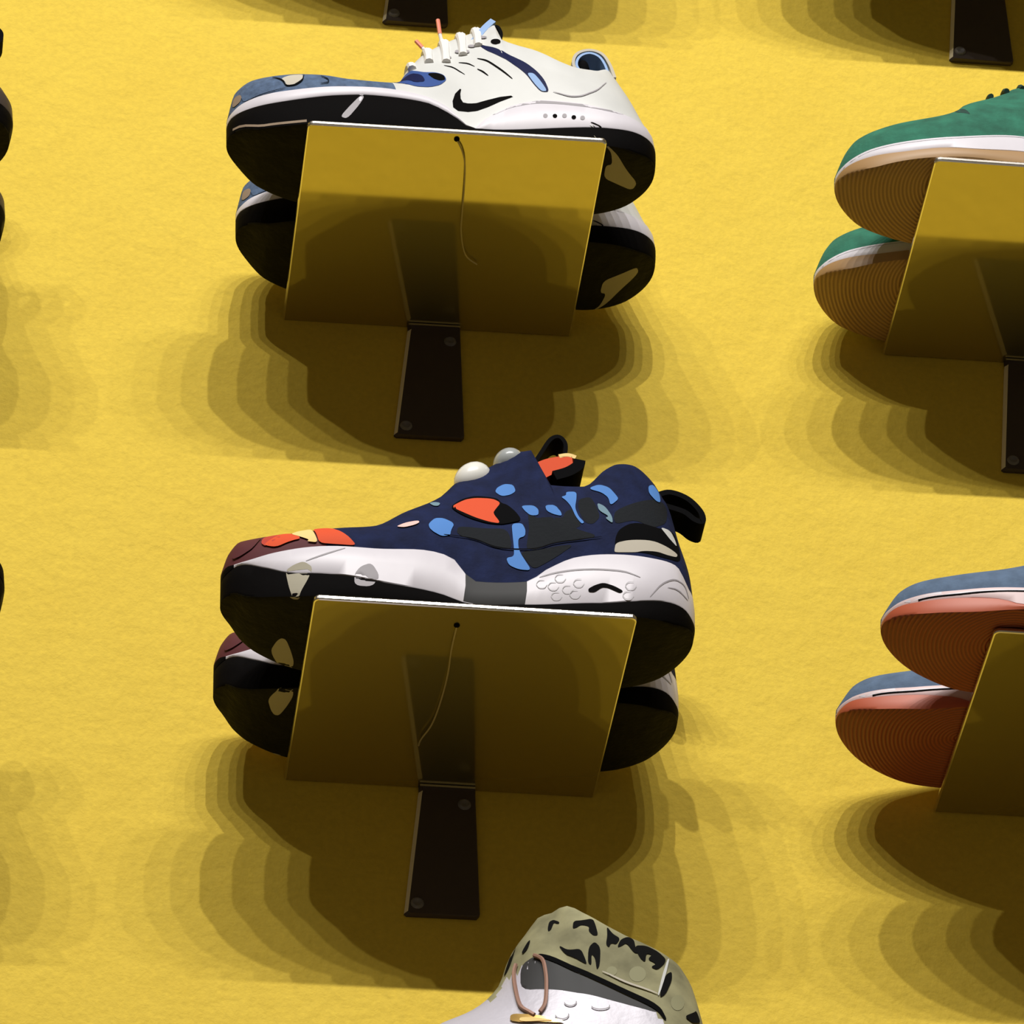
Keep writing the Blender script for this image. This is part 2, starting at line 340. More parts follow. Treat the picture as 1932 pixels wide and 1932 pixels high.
    'a2_g1': [[4.18,2.97],[5.11,3.28],[6.29,3.49],[8.14,3.59],[9.52,3.56],[10.6,3.22],[10.62,3.28],[9.55,3.69],[8.14,3.72],[6.29,3.62],[5.09,3.41],[4.17,3.04]],
    'a2_g2': [[11.2,1.82],[12.04,3.06],[12.96,3.85],[13.69,3.91],[13.94,3.09],[13.99,3.12],[13.76,4.02],[12.95,3.98],[11.98,3.14],[11.16,1.85]],
    'a2_g3': [[12.4,2.95],[13.1,3.12],[13.86,2.86],[13.91,2.93],[13.16,3.24],[12.41,3.0]],
    'a2_sq': [[7.21,2.04],[7.63,2.34],[8.2,2.59],[8.89,2.38],[9.48,2.02],[9.24,1.83],[8.83,2.03],[8.46,2.2],[8.09,2.2],[7.62,1.77],[7.25,1.78]],
    'a2_hex0': [[4.66,2.42],[4.47,2.12],[4.12,2.12],[3.96,2.41],[4.14,2.71],[4.5,2.72],[4.5,2.75],[4.12,2.76],[3.91,2.41],[4.1,2.07],[4.49,2.07],[4.68,2.4]],
    'a2_hex1': [[5.39,2.24],[5.2,1.95],[4.85,1.96],[4.69,2.24],[4.87,2.53],[5.22,2.53],[5.22,2.56],[4.85,2.58],[4.64,2.24],[4.83,1.91],[5.22,1.9],[5.41,2.23]],
    'a2_hex2': [[6.28,1.97],[6.09,1.69],[5.74,1.69],[5.58,1.98],[5.76,2.26],[6.12,2.26],[6.12,2.29],[5.74,2.31],[5.54,1.98],[5.72,1.64],[6.11,1.64],[6.3,1.96]],
    'a2_hex3': [[5.84,2.87],[5.65,2.58],[5.3,2.58],[5.14,2.88],[5.32,3.17],[5.68,3.17],[5.68,3.2],[5.3,3.22],[5.1,2.88],[5.28,2.53],[5.67,2.53],[5.86,2.85]],
    'a2_hex4': [[7.0,2.48],[6.8,2.18],[6.46,2.18],[6.29,2.47],[6.47,2.75],[6.83,2.76],[6.83,2.79],[6.45,2.8],[6.25,2.47],[6.44,2.13],[6.82,2.13],[7.01,2.46]],
    'a2_hex5': [[6.74,1.6],[6.55,1.3],[6.2,1.31],[6.04,1.59],[6.21,1.87],[6.57,1.88],[6.57,1.91],[6.2,1.92],[5.99,1.59],[6.18,1.26],[6.56,1.25],[6.76,1.58]],
    'a2_hex6': [[10.32,2.53],[10.12,2.21],[9.76,2.16],[9.6,2.43],[9.78,2.73],[10.15,2.78],[10.15,2.81],[9.77,2.78],[9.55,2.43],[9.74,2.11],[10.14,2.16],[10.34,2.51]],
    'a2_hex7': [[10.13,1.75],[9.93,1.43],[9.57,1.4],[9.4,1.66],[9.59,1.96],[9.95,2.01],[9.96,2.04],[9.57,2.01],[9.36,1.66],[9.55,1.34],[9.94,1.39],[10.14,1.73]],
    'a2_hex8': [[5.57,1.48],[5.38,1.2],[5.03,1.2],[4.87,1.49],[5.05,1.77],[5.4,1.77],[5.4,1.8],[5.03,1.82],[4.83,1.49],[5.01,1.15],[5.4,1.15],[5.59,1.47]],
    'a2_ch1': [[3.64,8.75],[4.16,8.03],[4.71,8.11],[5.81,7.96],[6.03,8.63],[6.59,8.88],[6.77,7.8],[6.98,7.29],[6.51,7.04],[8.07,6.48],[6.85,6.08],[5.19,5.9],[4.07,5.38],[3.43,5.44],[3.55,6.43],[3.67,7.18]],
    'a2_ch2': [[6.86,9.67],[7.67,9.94],[8.0,9.16],[8.23,8.12],[7.73,7.44],[7.22,7.55],[6.86,8.61]],
    'a2_ch3': [[9.19,8.67],[10.29,9.5],[12.68,11.09],[12.98,10.58],[12.68,8.78],[11.66,7.73],[10.5,8.11],[9.23,7.54],[9.07,8.02]],
    'a2_ch4': [[-0.89,7.19],[0.88,7.11],[2.29,7.21],[2.59,5.4],[1.47,5.37],[0.37,5.97],[-1.04,6.26]],
    'a2_ch5': [[3.05,5.18],[4.07,5.32],[5.37,5.66],[6.47,5.73],[5.53,4.96],[4.6,4.28],[3.85,3.8],[3.31,4.59]],
    'a2_heelb': [[9.1,6.33],[9.36,7.06],[10.0,7.63],[10.68,7.9],[12.29,7.92],[13.36,8.63],[13.55,7.26],[13.53,5.8],[12.15,5.47],[10.97,5.51],[9.07,5.26]],
    'a2_heeli': [[9.03,5.42],[9.13,5.99],[9.94,6.3],[11.6,6.63],[12.61,6.54],[13.35,6.42],[13.21,6.05],[12.57,5.84],[11.87,5.83],[10.88,5.61],[10.39,5.4],[9.07,5.26]],
    'a2_heelw': [[12.2,8.11],[12.97,8.36],[13.26,7.8],[13.36,7.15],[12.88,7.39],[12.49,7.78]],
    'a2_s1': [[2.32,11.66],[2.86,11.47],[3.01,10.77],[2.63,10.48],[2.07,10.39],[1.68,10.87],[1.85,11.33]],
    'a2_s2': [[3.25,9.3],[4.02,9.2],[4.32,8.79],[4.3,8.27],[3.8,8.3],[3.46,8.78]],
    'a2_s3': [[4.75,9.11],[5.4,9.08],[5.71,8.65],[5.8,8.17],[5.26,8.23],[4.82,8.61]],
    'a2_s4': [[6.16,10.41],[6.81,10.37],[6.77,9.67],[6.64,8.88],[6.83,8.06],[7.18,7.55],[6.99,7.41],[6.64,8.07],[6.41,9.01],[6.12,9.56],[5.81,9.94],[6.14,10.05]],
    'a2_s5': [[7.71,10.77],[8.28,11.0],[8.91,10.73],[9.31,10.12],[9.49,9.76],[8.93,9.12],[8.83,9.82],[8.42,10.26],[7.74,10.55]],
    'a2_s6': [[11.58,11.67],[12.0,12.18],[12.39,11.68],[12.4,10.66],[12.06,10.51],[11.57,10.96]],
    'a2_s8': [[2.58,7.62],[3.23,7.67],[3.44,7.07],[3.39,6.5],[2.95,6.31],[2.92,5.55],[3.05,5.0],[3.31,4.47],[3.71,3.68],[2.92,3.68],[2.27,3.98],[2.1,4.56],[2.62,4.73],[2.64,5.41],[2.59,6.69]],
    'a2_s9': [[-2.85,6.8],[-2.39,7.58],[-1.84,7.68],[-1.13,7.29],[-1.42,6.42],[-1.47,6.0],[-2.03,5.76],[-2.54,6.04],[-2.8,6.36]],
    'a2_s7': [[8.06,9.35],[8.56,9.05],[8.98,8.15],[9.0,7.52],[8.51,8.0],[8.79,8.14],[8.16,8.64]],
    'a2_s10': [[-2.55,9.8],[-2.24,9.9],[-1.87,9.63],[-2.03,9.19],[-2.37,9.26]],
    'a2_winb': [[-1.3,9.17],[-0.55,10.03],[0.4,10.4],[1.78,10.18],[2.03,9.64],[2.39,9.47],[2.91,8.71],[3.24,7.93],[2.49,7.69],[1.88,7.53],[0.91,7.61],[-0.01,7.99],[-0.73,8.49]],
    'a2_wino': [[-1.25,9.18],[-0.37,9.94],[0.38,10.16],[1.5,10.1],[1.99,9.67],[1.63,9.04],[1.42,8.59],[1.89,7.61],[1.19,7.7],[0.28,8.08],[-0.44,8.59]],
    'a2_sliver': [[-4.94,6.28],[-4.36,6.75],[-3.48,7.09],[-3.41,6.86],[-3.75,6.53],[-4.4,6.2]],
    'a2_seam': [[-1.91,5.92],[-0.1,6.08],[1.56,5.27],[4.08,5.33],[5.2,5.83],[6.85,6.03],[8.26,6.36],[8.25,6.4],[6.84,6.12],[5.18,5.91],[4.07,5.42],[1.57,5.36],[-0.08,6.17],[-1.9,5.97]],
    'a2_toema': [[-15.15,4.37],[-14.97,5.32],[-14.62,4.97],[-13.22,5.93],[-13.87,4.72],[-14.61,4.36]],
    'a2_toerd': [[-13.42,4.97],[-13.24,5.67],[-12.2,5.71],[-11.73,5.7],[-12.51,5.06],[-13.12,4.55]],
    'a2_toeor': [[-13.27,4.72],[-12.81,5.17],[-12.17,5.75],[-11.57,5.61],[-10.92,4.81],[-11.61,4.69],[-12.52,4.34]],
    'a2_toere': [[-10.2,6.12],[-9.16,6.05],[-8.37,5.22],[-7.91,4.67],[-7.53,4.12],[-8.85,4.2],[-9.85,4.33],[-10.0,5.01]],
    'a2_toeye': [[-11.58,5.48],[-11.1,5.9],[-10.31,6.13],[-10.14,5.18],[-9.93,4.35],[-10.62,4.51],[-10.47,4.63],[-11.14,5.06]],
    'b1_lace': [[-7.9,6.41],[-7.4,6.64],[-7.23,5.99],[-7.09,4.95],[-7.46,5.34],[-7.93,5.74]],
    'a3_dark': [[2.21,14.45],[3.08,14.92],[3.82,14.32],[5.93,12.65],[8.03,11.44],[10.03,10.48],[9.96,10.24],[8.7,10.57],[7.19,11.0],[6.04,11.38],[3.76,11.94],[2.07,12.28]],
    'a3_o1': [[9.51,13.08],[9.44,12.81],[9.28,12.58],[9.06,12.44],[8.83,12.42],[8.63,12.52],[8.5,12.72],[8.47,12.97],[8.53,13.23],[8.69,13.45],[8.9,13.58],[9.13,13.61],[9.34,13.53],[9.47,13.34]],
    'a3_o2': [[7.76,13.17],[7.72,13.02],[7.63,12.89],[7.5,12.82],[7.35,12.81],[7.23,12.88],[7.15,13.0],[7.12,13.15],[7.16,13.31],[7.26,13.43],[7.39,13.51],[7.53,13.51],[7.66,13.45],[7.74,13.33]],
    'a3_o3': [[11.87,11.66],[11.79,11.34],[11.64,11.03],[11.44,10.82],[11.23,10.73],[11.06,10.79],[10.95,10.97],[10.93,11.23],[10.99,11.53],[11.14,11.8],[11.33,12.0],[11.55,12.1],[11.73,12.08],[11.84,11.92]],
    'a3_k1': [[3.91,17.01],[4.06,17.69],[4.34,17.83],[4.63,17.39],[4.58,17.21],[4.31,17.52],[4.12,16.89],[3.93,16.71]],
    'a3_k2': [[5.29,16.49],[5.38,17.12],[5.91,17.1],[6.55,17.23],[6.68,16.57],[6.77,15.84],[6.46,15.83],[6.21,16.2],[6.28,16.57],[5.8,16.73],[5.52,16.52]],
    'a3_k3': [[6.14,14.93],[6.52,15.37],[6.86,14.91],[6.74,13.55],[6.54,13.21],[6.5,14.12],[6.29,14.46],[6.25,13.56],[6.04,13.79]],
    'a3_k4': [[7.33,16.62],[7.65,15.99],[8.09,15.66],[7.83,15.17],[7.51,15.27],[7.36,14.92],[7.19,15.15],[7.32,15.86]],
    'a3_k5': [[7.86,14.94],[8.08,15.54],[8.58,15.9],[8.94,15.73],[8.98,15.07],[9.13,14.6],[8.85,14.61],[8.44,15.34],[8.14,15.07]],
    'a3_k6': [[8.89,15.18],[9.69,15.45],[10.47,15.28],[10.93,14.82],[10.74,14.26],[10.24,13.55],[9.82,13.67],[10.23,14.04],[9.67,14.24],[10.0,14.74],[9.62,14.73],[9.51,13.96],[9.2,14.25]],
    'a3_k7': [[10.76,13.37],[11.2,13.84],[11.13,13.04],[10.64,11.79],[10.23,11.39],[10.38,12.18]],
    'a3_k8': [[4.41,15.42],[4.99,14.87],[5.69,14.85],[5.92,14.03],[5.98,13.63],[5.31,14.22],[4.72,14.7]],
    'a3_k9': [[1.31,14.19],[1.7,14.87],[2.25,16.7],[1.92,15.82],[1.77,15.73]],
    'a3_k10': [[2.36,15.5],[2.76,16.29],[2.93,16.38],[2.7,15.63],[2.43,15.31]],
    'a3_k11': [[11.7,10.41],[12.38,11.14],[12.65,11.58],[12.88,10.72],[12.28,10.18]],
    'a3_line': [[3.22,14.77],[3.76,14.28],[5.88,12.72],[7.97,11.5],[9.99,10.44],[10.42,9.71],[10.56,9.83],[10.18,10.78],[8.11,11.83],[6.01,13.05],[3.89,14.6],[3.27,14.94]],
    'a3_r1': [[5.17,10.87],[5.17,10.78],[5.15,10.71],[5.09,10.64],[5.0,10.58],[4.89,10.55],[4.77,10.55],[4.67,10.58],[4.58,10.64],[4.53,10.71],[4.51,10.79],[4.48,10.78],[4.48,10.67],[4.54,10.57],[4.64,10.5],[4.76,10.47],[4.89,10.47],[5.02,10.5],[5.13,10.57],[5.2,10.66],[5.24,10.78],[5.2,10.88]],
    'a3_r2': [[7.12,10.57],[7.13,10.49],[7.1,10.43],[7.01,10.37],[6.87,10.31],[6.7,10.28],[6.51,10.27],[6.34,10.3],[6.21,10.35],[6.13,10.42],[6.09,10.48],[6.06,10.46],[6.08,10.36],[6.18,10.28],[6.33,10.22],[6.51,10.19],[6.7,10.2],[6.88,10.23],[7.03,10.29],[7.14,10.38],[7.19,10.49],[7.15,10.59]],
    'a3_r3': [[4.66,9.89],[4.66,9.8],[4.64,9.72],[4.58,9.64],[4.48,9.58],[4.35,9.55],[4.23,9.56],[4.11,9.6],[4.02,9.66],[3.96,9.75],[3.93,9.84],[3.9,9.83],[3.91,9.71],[3.98,9.6],[4.08,9.52],[4.22,9.48],[4.36,9.47],[4.49,9.51],[4.61,9.57],[4.69,9.67],[4.73,9.8],[4.69,9.91]],
    'a3_label': [[11.02,14.91],[10.5,13.19],[10.1,11.55],[10.19,11.54],[10.7,13.19],[11.14,14.96]],
    'a3_label2': [[6.84,13.06],[8.32,12.17],[10.14,11.62],[10.17,11.7],[8.37,12.32],[6.87,13.13]],
    'a3_lace1': [[2.06,14.57],[1.89,13.87],[1.85,12.59],[1.98,10.92],[2.45,10.22],[2.73,9.91]],
    'a3_lace2': [[3.03,14.81],[3.47,14.29],[3.58,13.15],[3.55,12.04],[3.39,10.72],[3.05,10.1]],
    'a3_tag': [[1.37,10.33],[2.44,10.06],[4.32,9.37],[4.4,9.19],[1.27,9.55]],
    'a3_tagin': [[1.87,9.9],[3.1,9.58],[3.97,9.3],[1.84,9.47]],
}

def side(name, bvh, yc):
    return DK[name]

def in_poly(x, z, P):
    c = False; j = len(P)-1
    for i in range(len(P)):
        if (P[i][1] > z) != (P[j][1] > z) and x < (P[j][0]-P[i][0])*(z-P[i][1])/(P[j][1]-P[i][1])+P[i][0]: c = not c
        j = i
    return c

def patch(poly, bvh, kind='S', sgn=-1, off=.03, res=.3, maxstep=1.5, soft=2):
    """a panel that hugs the surface: polygon in side view (x,z) or, kind 'B', in plan (x,y)"""
    for _ in range(soft):      # soften the corners of the outline
        q = []
        for i in range(len(poly)):
            a = poly[i]; b = poly[(i+1) % len(poly)]
            q += [(a[0]+(b[0]-a[0])*.2, a[1]+(b[1]-a[1])*.2), (a[0]+(b[0]-a[0])*.8, a[1]+(b[1]-a[1])*.8)]
        poly = q
    pts = []
    for i in range(len(poly)):
        a = poly[i]; b = poly[(i+1) % len(poly)]
        L = math.hypot(b[0]-a[0], b[1]-a[1]); n = max(1, int(L/res))
        for k in range(n): pts.append((a[0]+(b[0]-a[0])*k/n, a[1]+(b[1]-a[1])*k/n))
    ne = len(pts)
    xs = [p[0] for p in poly]; zs = [p[1] for p in poly]
    x = min(xs)+res*.37
    while x < max(xs):
        z = min(zs)+res*.41
        while z < max(zs):
            if in_poly(x, z, poly): pts.append((x, z))
            z += res
        x += res
    r = delaunay_2d_cdt([Vector(p) for p in pts], [(i, (i+1) % ne) for i in range(ne)], [], 1, 1e-5)
    vs = []; ok = []
    for p in r[0]:
        if kind == 'S': h = bvh.ray_cast(Vector((p.x, sgn*30, p.y)), Vector((0, -sgn, 0)))
        else: h = bvh.ray_cast(Vector((p.x, p.y, -20)), Vector((0, 0, 1)))
        if h[0] is None: vs.append(Vector((0, 0, 0))); ok.append(False); continue
        n = h[1]
        if kind == 'S' and n.y*sgn < 0 or kind == 'B' and n.z > 0: n = -n
        vs.append(h[0]+n*off); ok.append(True)
    fs = []
    for f in r[2]:
        if not all(ok[i] for i in f): continue
        if max((vs[f[i]]-vs[f[(i+1) % len(f)]]).length for i in range(len(f))) > maxstep: continue
        a, b, c = vs[f[0]], vs[f[1]], vs[f[2]]; nn = (b-a).cross(c-a)
        out = nn.y*sgn if kind == 'S' else -nn.z
        fs.append(tuple(f) if out > 0 else tuple(reversed(f)))
    return vs, fs

# ------------------------------------------------------------------ generic sneaker surfaces
def closure(u, a, n):
    if u >= a: return 1.0
    return max(0.0, 1-(1-u/a)**n)**(1/n)

class Last:
    """the form of one shoe"""
    def __init__(s, **k):
        s.__dict__.update(k)
        s.x0 = s.c1[0][0]
    def heel(s, z): return interp(s.x1, z)
    def X(s, u, z): return s.x0+u*(s.heel(z)-s.x0)
    def us(s, n=72):
        return [.5-.5*math.cos(math.pi*i/n) for i in range(n+1)]
    def E(s, u, sg):
        a = s.an if sg < 0 else s.af
        return closure(u, a, 2.15)*closure(1-u, s.ah, 2.2)
    def w(s, x, sg): return interp(s.wn if sg < 0 else s.wf, x)

def sole_loft(L, lo, hi, ins=0.0, bot=True, bev=.25):
    """closed band between the height curves lo and hi, following the plan outline"""
    U = L.us(); vs = []; fs = []
    prof_b = [(0, 0), (.55, 0), (.93, 0), (.985, .3*bev), (1, bev)]
    K = None
    for u in U:
        xb = L.X(u, 2); zl = interp(lo, xb); zh = max(interp(hi, xb), zl+.05); hgt = zh-zl
        ring = []
        for sg in (-1, 1):
            wd = max(.02, (L.w(xb, sg)-ins)*L.E(u, sg))
            half = [(f*wd, zl+min(b_, hgt*.4)) for f, b_ in prof_b]
            half += [(wd*1.0+L.bulge*math.sin(math.pi*.5), zl+hgt*.55), (wd, zh-.06*hgt), (wd-.12, zh), (wd*.6, zh), (0, zh)]
            if sg < 0: ring = [(-y, z) for y, z in half]
            else: ring = ring+[(y, z) for y, z in reversed(half)][1:-1]
        K = len(ring)
        for y, z in ring: vs.append((L.X(u, z), y*1.0, z))
    n = len(U)
    for i in range(n-1):
        for k in range(K):
            a = i*K+k; b = i*K+(k+1) % K
            fs.append((a, a+K, b+K, b))
    fs.append(tuple(range(K))); fs.append(tuple(reversed(range((n-1)*K, n*K))))
    return vs, fs

def upper_loft(L, nt=26):
    U = L.us(96); vs = []; fs = []; K = 2*(nt+1); opn = []
    for u in U:
        xb = L.X(u, 3); zb = interp(L.c2, xb)-.25
        # top height at this station: the top leans with the heel, so solve for it
        zt = interp(L.c3, L.X(u, 8))
        for _ in range(12): zt = .5*zt+.5*interp(L.c3, L.X(u, zt))
        zt = max(zt, zb+.1)
        xt = L.X(u, zt)
        n = interp(L.sq, xb); rim = interp(L.rim, xt)
        row = []
        for sg in (-1, 1):
            e = L.E(u, sg)
            wb = max(.01, (L.w(xb, sg)-.3)*e); wt = rim*min(1, closure(1-u, .22, 2.0)*1.05)
            wt = min(wt, wb)
            half = []
            for j in range(nt+1):
                th = .5*math.pi*j/nt
                z = zb+(zt-zb)*math.sin(th)**(2/n)
                y = wt+(wb-wt)*max(0.0, math.cos(th))**(2/n)
                y += L.belly*math.sin(min(1, 1.6*(z-zb)/(zt-zb+1e-6))*math.pi)*e
                half.append((L.X(u, z), sg*y, z))
            row += half if sg < 0 else half[::-1]
        opn.append(rim > .05)
        vs += row
    for i in range(len(U)-1):
        for k in range(K-1):
            if k == nt and (opn[i] or opn[i+1]): continue
            a = i*K+k; fs.append((a, a+K, a+K+1, a+1))
    return vs, fs

def thicken(vs, fs, t):
    """inner lining wall for an open surface"""
    me = bpy.data.meshes.new('tmp'); me.from_pydata([tuple(v) for v in vs], [], fs); me.update()
    ns = [v.normal.copy() for v in me.vertices]; bpy.data.meshes.remove(me)
    N = len(vs); V2 = [Vector(v)-n*t for v, n in zip(vs, ns)]
    F2 = [tuple(reversed([i+N for i in f])) for f in fs]
    cnt = {}
    for f in fs:
        for i in range(len(f)):
            e = (f[i], f[(i+1) % len(f)]); cnt[e] = cnt.get(e, 0)+1
    R = []
    for (a, b) in cnt:
        if (b, a) not in cnt: R.append((b, a, a+N, b+N))
    return [Vector(v) for v in vs]+V2, fs+F2+R, len(fs), len(R)

def add_patches(vs, fs, midx, mats, items, bvh, yc, both=True, L=None):
    V = [Vector(v) for v in vs]; F = list(fs); I = list(midx)
    for lvl, (nm, m, *kind) in enumerate(items):
        k = kind[0] if kind else 'S'
        if nm[0] == '~':        # a painted highlight line along the bottom edge of the toe
            a_, b_ = map(float, nm[1:].split(','))
            xs = [L.x0+.35+.4*i for i in range(13)]
            poly = [(x, interp(L.c0, x)+a_) for x in xs]+[(x, interp(L.c0, x)+b_) for x in reversed(xs)]
        elif nm[0] == '@':        # a band that follows the top line of the sole wall
            a_, b_ = map(float, nm[1:].split(','))
            xs = [L.x0+.35+.5*i for i in range(28)]
            poly = [(x, interp(L.c2, x)-a_) for x in xs]+[(x, interp(L.c2, x)-b_) for x in reversed(xs)]
        else: poly = side(nm, bvh, yc)
        if len(poly) < 3: continue
        if m not in mats: mats.append(m)
        for sg in ((-1, 1) if (both and k == 'S') else (-1,)):
            v, f = patch(poly, bvh, k, sg, off=.012+.004*lvl, soft=0 if ('swoosh' in nm or nm[0] in '@~') else 2)
            o = len(V); V += v; F += [tuple(i+o for i in q) for q in f]; I += [mats.index(m)]*len(f)
    return V, F, I

class Shoe:
    def __init__(s, mw, flip, label, name='sneaker', group=None):
        s.root = empty(name, mw, label, 'shoe', group); s.flip = flip
    def part(s, name, V, F, mats, midx=None, parent=None, smooth=True, label=None, sharp=None):
        mt = Matrix.Diagonal((1, -1, 1, 1)) if s.flip else None
        if s.flip: F = [tuple(reversed(f)) for f in F]
        o = mesh_obj(name, V, F, mats, midx, parent or s.root, smooth, mt, sharp)
        if label: o['label'] = label
        return o

def raise_c(c, d): return [(x, z+d) for x, z in c]

def insole(S, L, m):
    vs, fs = [], []
    U = [u for u in L.us(40) if .5 < u < .97]
    for u in U:
        x = L.X(u, 5); z = interp(L.c2, x)+.5
        for sg in (-1, 1):
            vs.append((x, sg*(L.w(x, sg)-1.0)*L.E(u, sg), z))
    for i in range(len(U)-1): fs.append((2*i, 2*i+2, 2*i+3, 2*i+1))
    S.part('insole', vs, fs, m)

def build_shoe(S, L, c):
    """common parts: outsole, midsole, upper with its lining; c gives materials and patches"""
    mats = [c['side'], c['tread']]
    v, f = sole_loft(L, L.c0, L.c1, 0)
    me = []
    for q in f:
        a = Vector(v[q[0]]); nn = (Vector(v[q[1]])-a).cross(Vector(v[q[2]])-a)
        me.append(1 if nn.z < -abs(nn.y)*1.2 else 0)
    bv = BVHTree.FromPolygons([Vector(p) for p in v], f)
    V, F, I = add_patches(v, f, me, mats, c.get('sole_patch', []), bv, S, c.get('both', True), L)
    S.part('outsole', V, F, mats, I)
    mats = [c['mid']]
    v, f = sole_loft(L, raise_c(L.c1, -.03), L.c2, .06, bev=.1)
    mf = c.get('midf'); I = [0]*len(f)
    if mf:
        mats.append(c['mid2'])
        mats.append(M['black']); I = [mf(sum(v[i][0] for i in q)/len(q)) for q in f]
    bv2 = BVHTree.FromPolygons([Vector(p) for p in v], f)
    V, F, I = add_patches(v, f, I, mats, c.get('mid_patch', []), bv2, S, True, L)
    S.part('midsole', V, F, mats, I)
    v, f = upper_loft(L)
    bv3 = BVHTree.FromPolygons([Vector(p) for p in v], f)
    v2, f2, nf, nr = thicken(v, f, .35)
    mats = [c['upper'], c['lining'], c.get('edge', c['upper'])]
    I = [0]*nf+[1]*nf+[2]*nr
    uf = c.get('upf')
    if uf:
        mats += c['upm']
        for k in range(nf):
            q = f[k]; r = uf(sum(v[i][0] for i in q)/4, sum(v[i][2] for i in q)/4)
            if r: I[k] = 2+r
    V, F, I = add_patches(v2, f2, I, mats, c.get('up_patch', []), bv3, S)
    S.upper = S.part('upper', V, F, mats, I, sharp=50)
    insole(S, L, c['lining'])
    S.bvh = bv3
    return S

# ------------------------------------------------------------------ the forms
FLOORC = lambda c: [(x, z) for x, z in c]
def mk_last(key, c0tail, c1tail, c2tail, c3tail, x1, wn, wf, rim, an=.34, af=.44, ah=.17, sq=None, belly=.08, bulge=.04, cut=99):
    g = lambda n: [p for p in DK[key+n] if p[0] < cut]
    fix = lambda t: [t[0]]+[t[i] for i in range(1, len(t)) if t[i][0] > t[i-1][0]+.01]
    c0 = g('_c0')+c0tail; c0 = [(x, max(0.0, z)) for x, z in c0]
    c1 = g('_c1')+c1tail; c2 = g('_c2')+c2tail; c3 = g('_c3')+c3tail
    def mono(t):
        o = [t[0]]
        for p in t[1:]:
            if p[0] > o[-1][0]+.02: o.append(p)
        return o
    c0, c1, c2, c3 = map(mono, (c0, c1, c2, c3))
    c3[0] = (c2[0][0], c2[0][1]+.12)
    c1 = [(x, max(z, interp(c0, x)+.12)) for x, z in c1]
    return Last(c0=c0, c1=c1, c2=c2, c3=c3, x1=x1, wn=wn, wf=wf, rim=rim, an=an, af=af, ah=ah, belly=belly, bulge=bulge,
                sq=sq or [(-16, 2.5), (-8, 2.3), (-4, 1.9), (2, 1.75), (6, 2.0), (14, 2.2)])

LA1 = mk_last('a1', [(-8, 0), (9.5, 0), (12.6, .25), (14.2, .9)], [], [], [(12.6, 10.3)],
    [(0, 13.7), (1.2, 14.2), (2.73, 14.29), (4.74, 13.6), (7.02, 12.8), (9.05, 12.0), (10.6, 11.6), (12, 11.6)],
    [(-16, 4.3), (-9, 4.4), (-3, 4.0), (3, 3.6), (8, 3.6), (14, 3.7)],
    [(-16, 4.4), (-8, 4.6), (-3, 4.1), (3, 3.2), (8, 3.4), (14, 3.5)],
    [(2.6, 0), (3.3, 1.2), (4.5, 2.2), (7, 2.9), (10, 2.7), (12.5, 2.4)])
LA2 = mk_last('a2', [(-8, 0), (10, 0), (13, .3), (14.6, 1.1)], [], [], [(13.6, 12.3)],
    [(0, 14.0), (1.2, 14.5), (2.4, 14.66), (5.5, 14.5), (8.5, 13.9), (12.4, 13.2), (14.4, 12.5)],
    [(-16, 4.3), (-9, 4.5), (-4, 4.2), (0, 3.7), (3.4, 3.6), (8, 4.0), (14.6, 4.0)],
    [(-16, 4.4), (-9, 4.6), (-4, 4.2), (0, 3.5), (3.4, 3.4), (8, 3.8), (14.6, 3.9)],
    [(3.8, 0), (4.6, 1.5), (6, 2.5), (8, 3.0), (11, 2.7), (13.5, 2.2)],
    sq=[(-16, 2.6), (-8, 2.3), (-4, 2.0), (2, 1.8), (6, 2.2), (14, 2.6)], belly=.12)
LB1 = mk_last('b1', [(-8, 0), (14.2, 0)], [(2, 1.4), (14.4, 1.5)], [(2, 2.9), (10, 3.1), (14.4, 3.3)],
    [(0, 11.4), (2.2, 12.3), (3.2, 11.6), (5, 9.2), (8, 8.0), (10.5, 8.8), (12.2, 9.8), (13, 9.8)],
    [(0, 14.2), (3, 14.3), (6, 14.0), (9.8, 13.2)],
    [(-17, 4.6), (-9, 4.8), (-3, 4.4), (3, 3.7), (8, 3.7), (14, 3.8)],
    [(-17, 4.6), (-9, 4.7), (-3, 4.3), (3, 3.5), (8, 3.6), (14, 3.7)],
    [(2.2, 0), (3.2, 1.3), (4.5, 2.3), (7, 2.9), (10, 2.7), (12.5, 2.4)], an=.32, af=.42)
LB2 = mk_last('b2', [(-8, .1), (-5, 0), (14.2, 0)], [(2, 1.2), (14.4, 1.4)], [(2, 2.5), (10, 2.9), (14.4, 3.2)],
    [(-3, 8.8), (0, 10.6), (2.2, 11.8), (3.2, 11.2), (5, 9.0), (8, 8.0), (10.5, 8.8), (12.2, 9.8), (13, 9.8)],
    [(0, 14.2), (3, 14.3), (6, 14.0), (9.8, 13.2)],
    [(-17, 4.6), (-9, 4.8), (-3, 4.4), (3, 3.7), (8, 3.7), (14, 3.8)],
    [(-17, 4.6), (-9, 4.7), (-3, 4.3), (3, 3.5), (8, 3.6), (14, 3.7)],
    [(2.2, 0), (3.2, 1.3), (4.5, 2.3), (7, 2.9), (10, 2.7), (12.5, 2.4)], an=.32, af=.42)
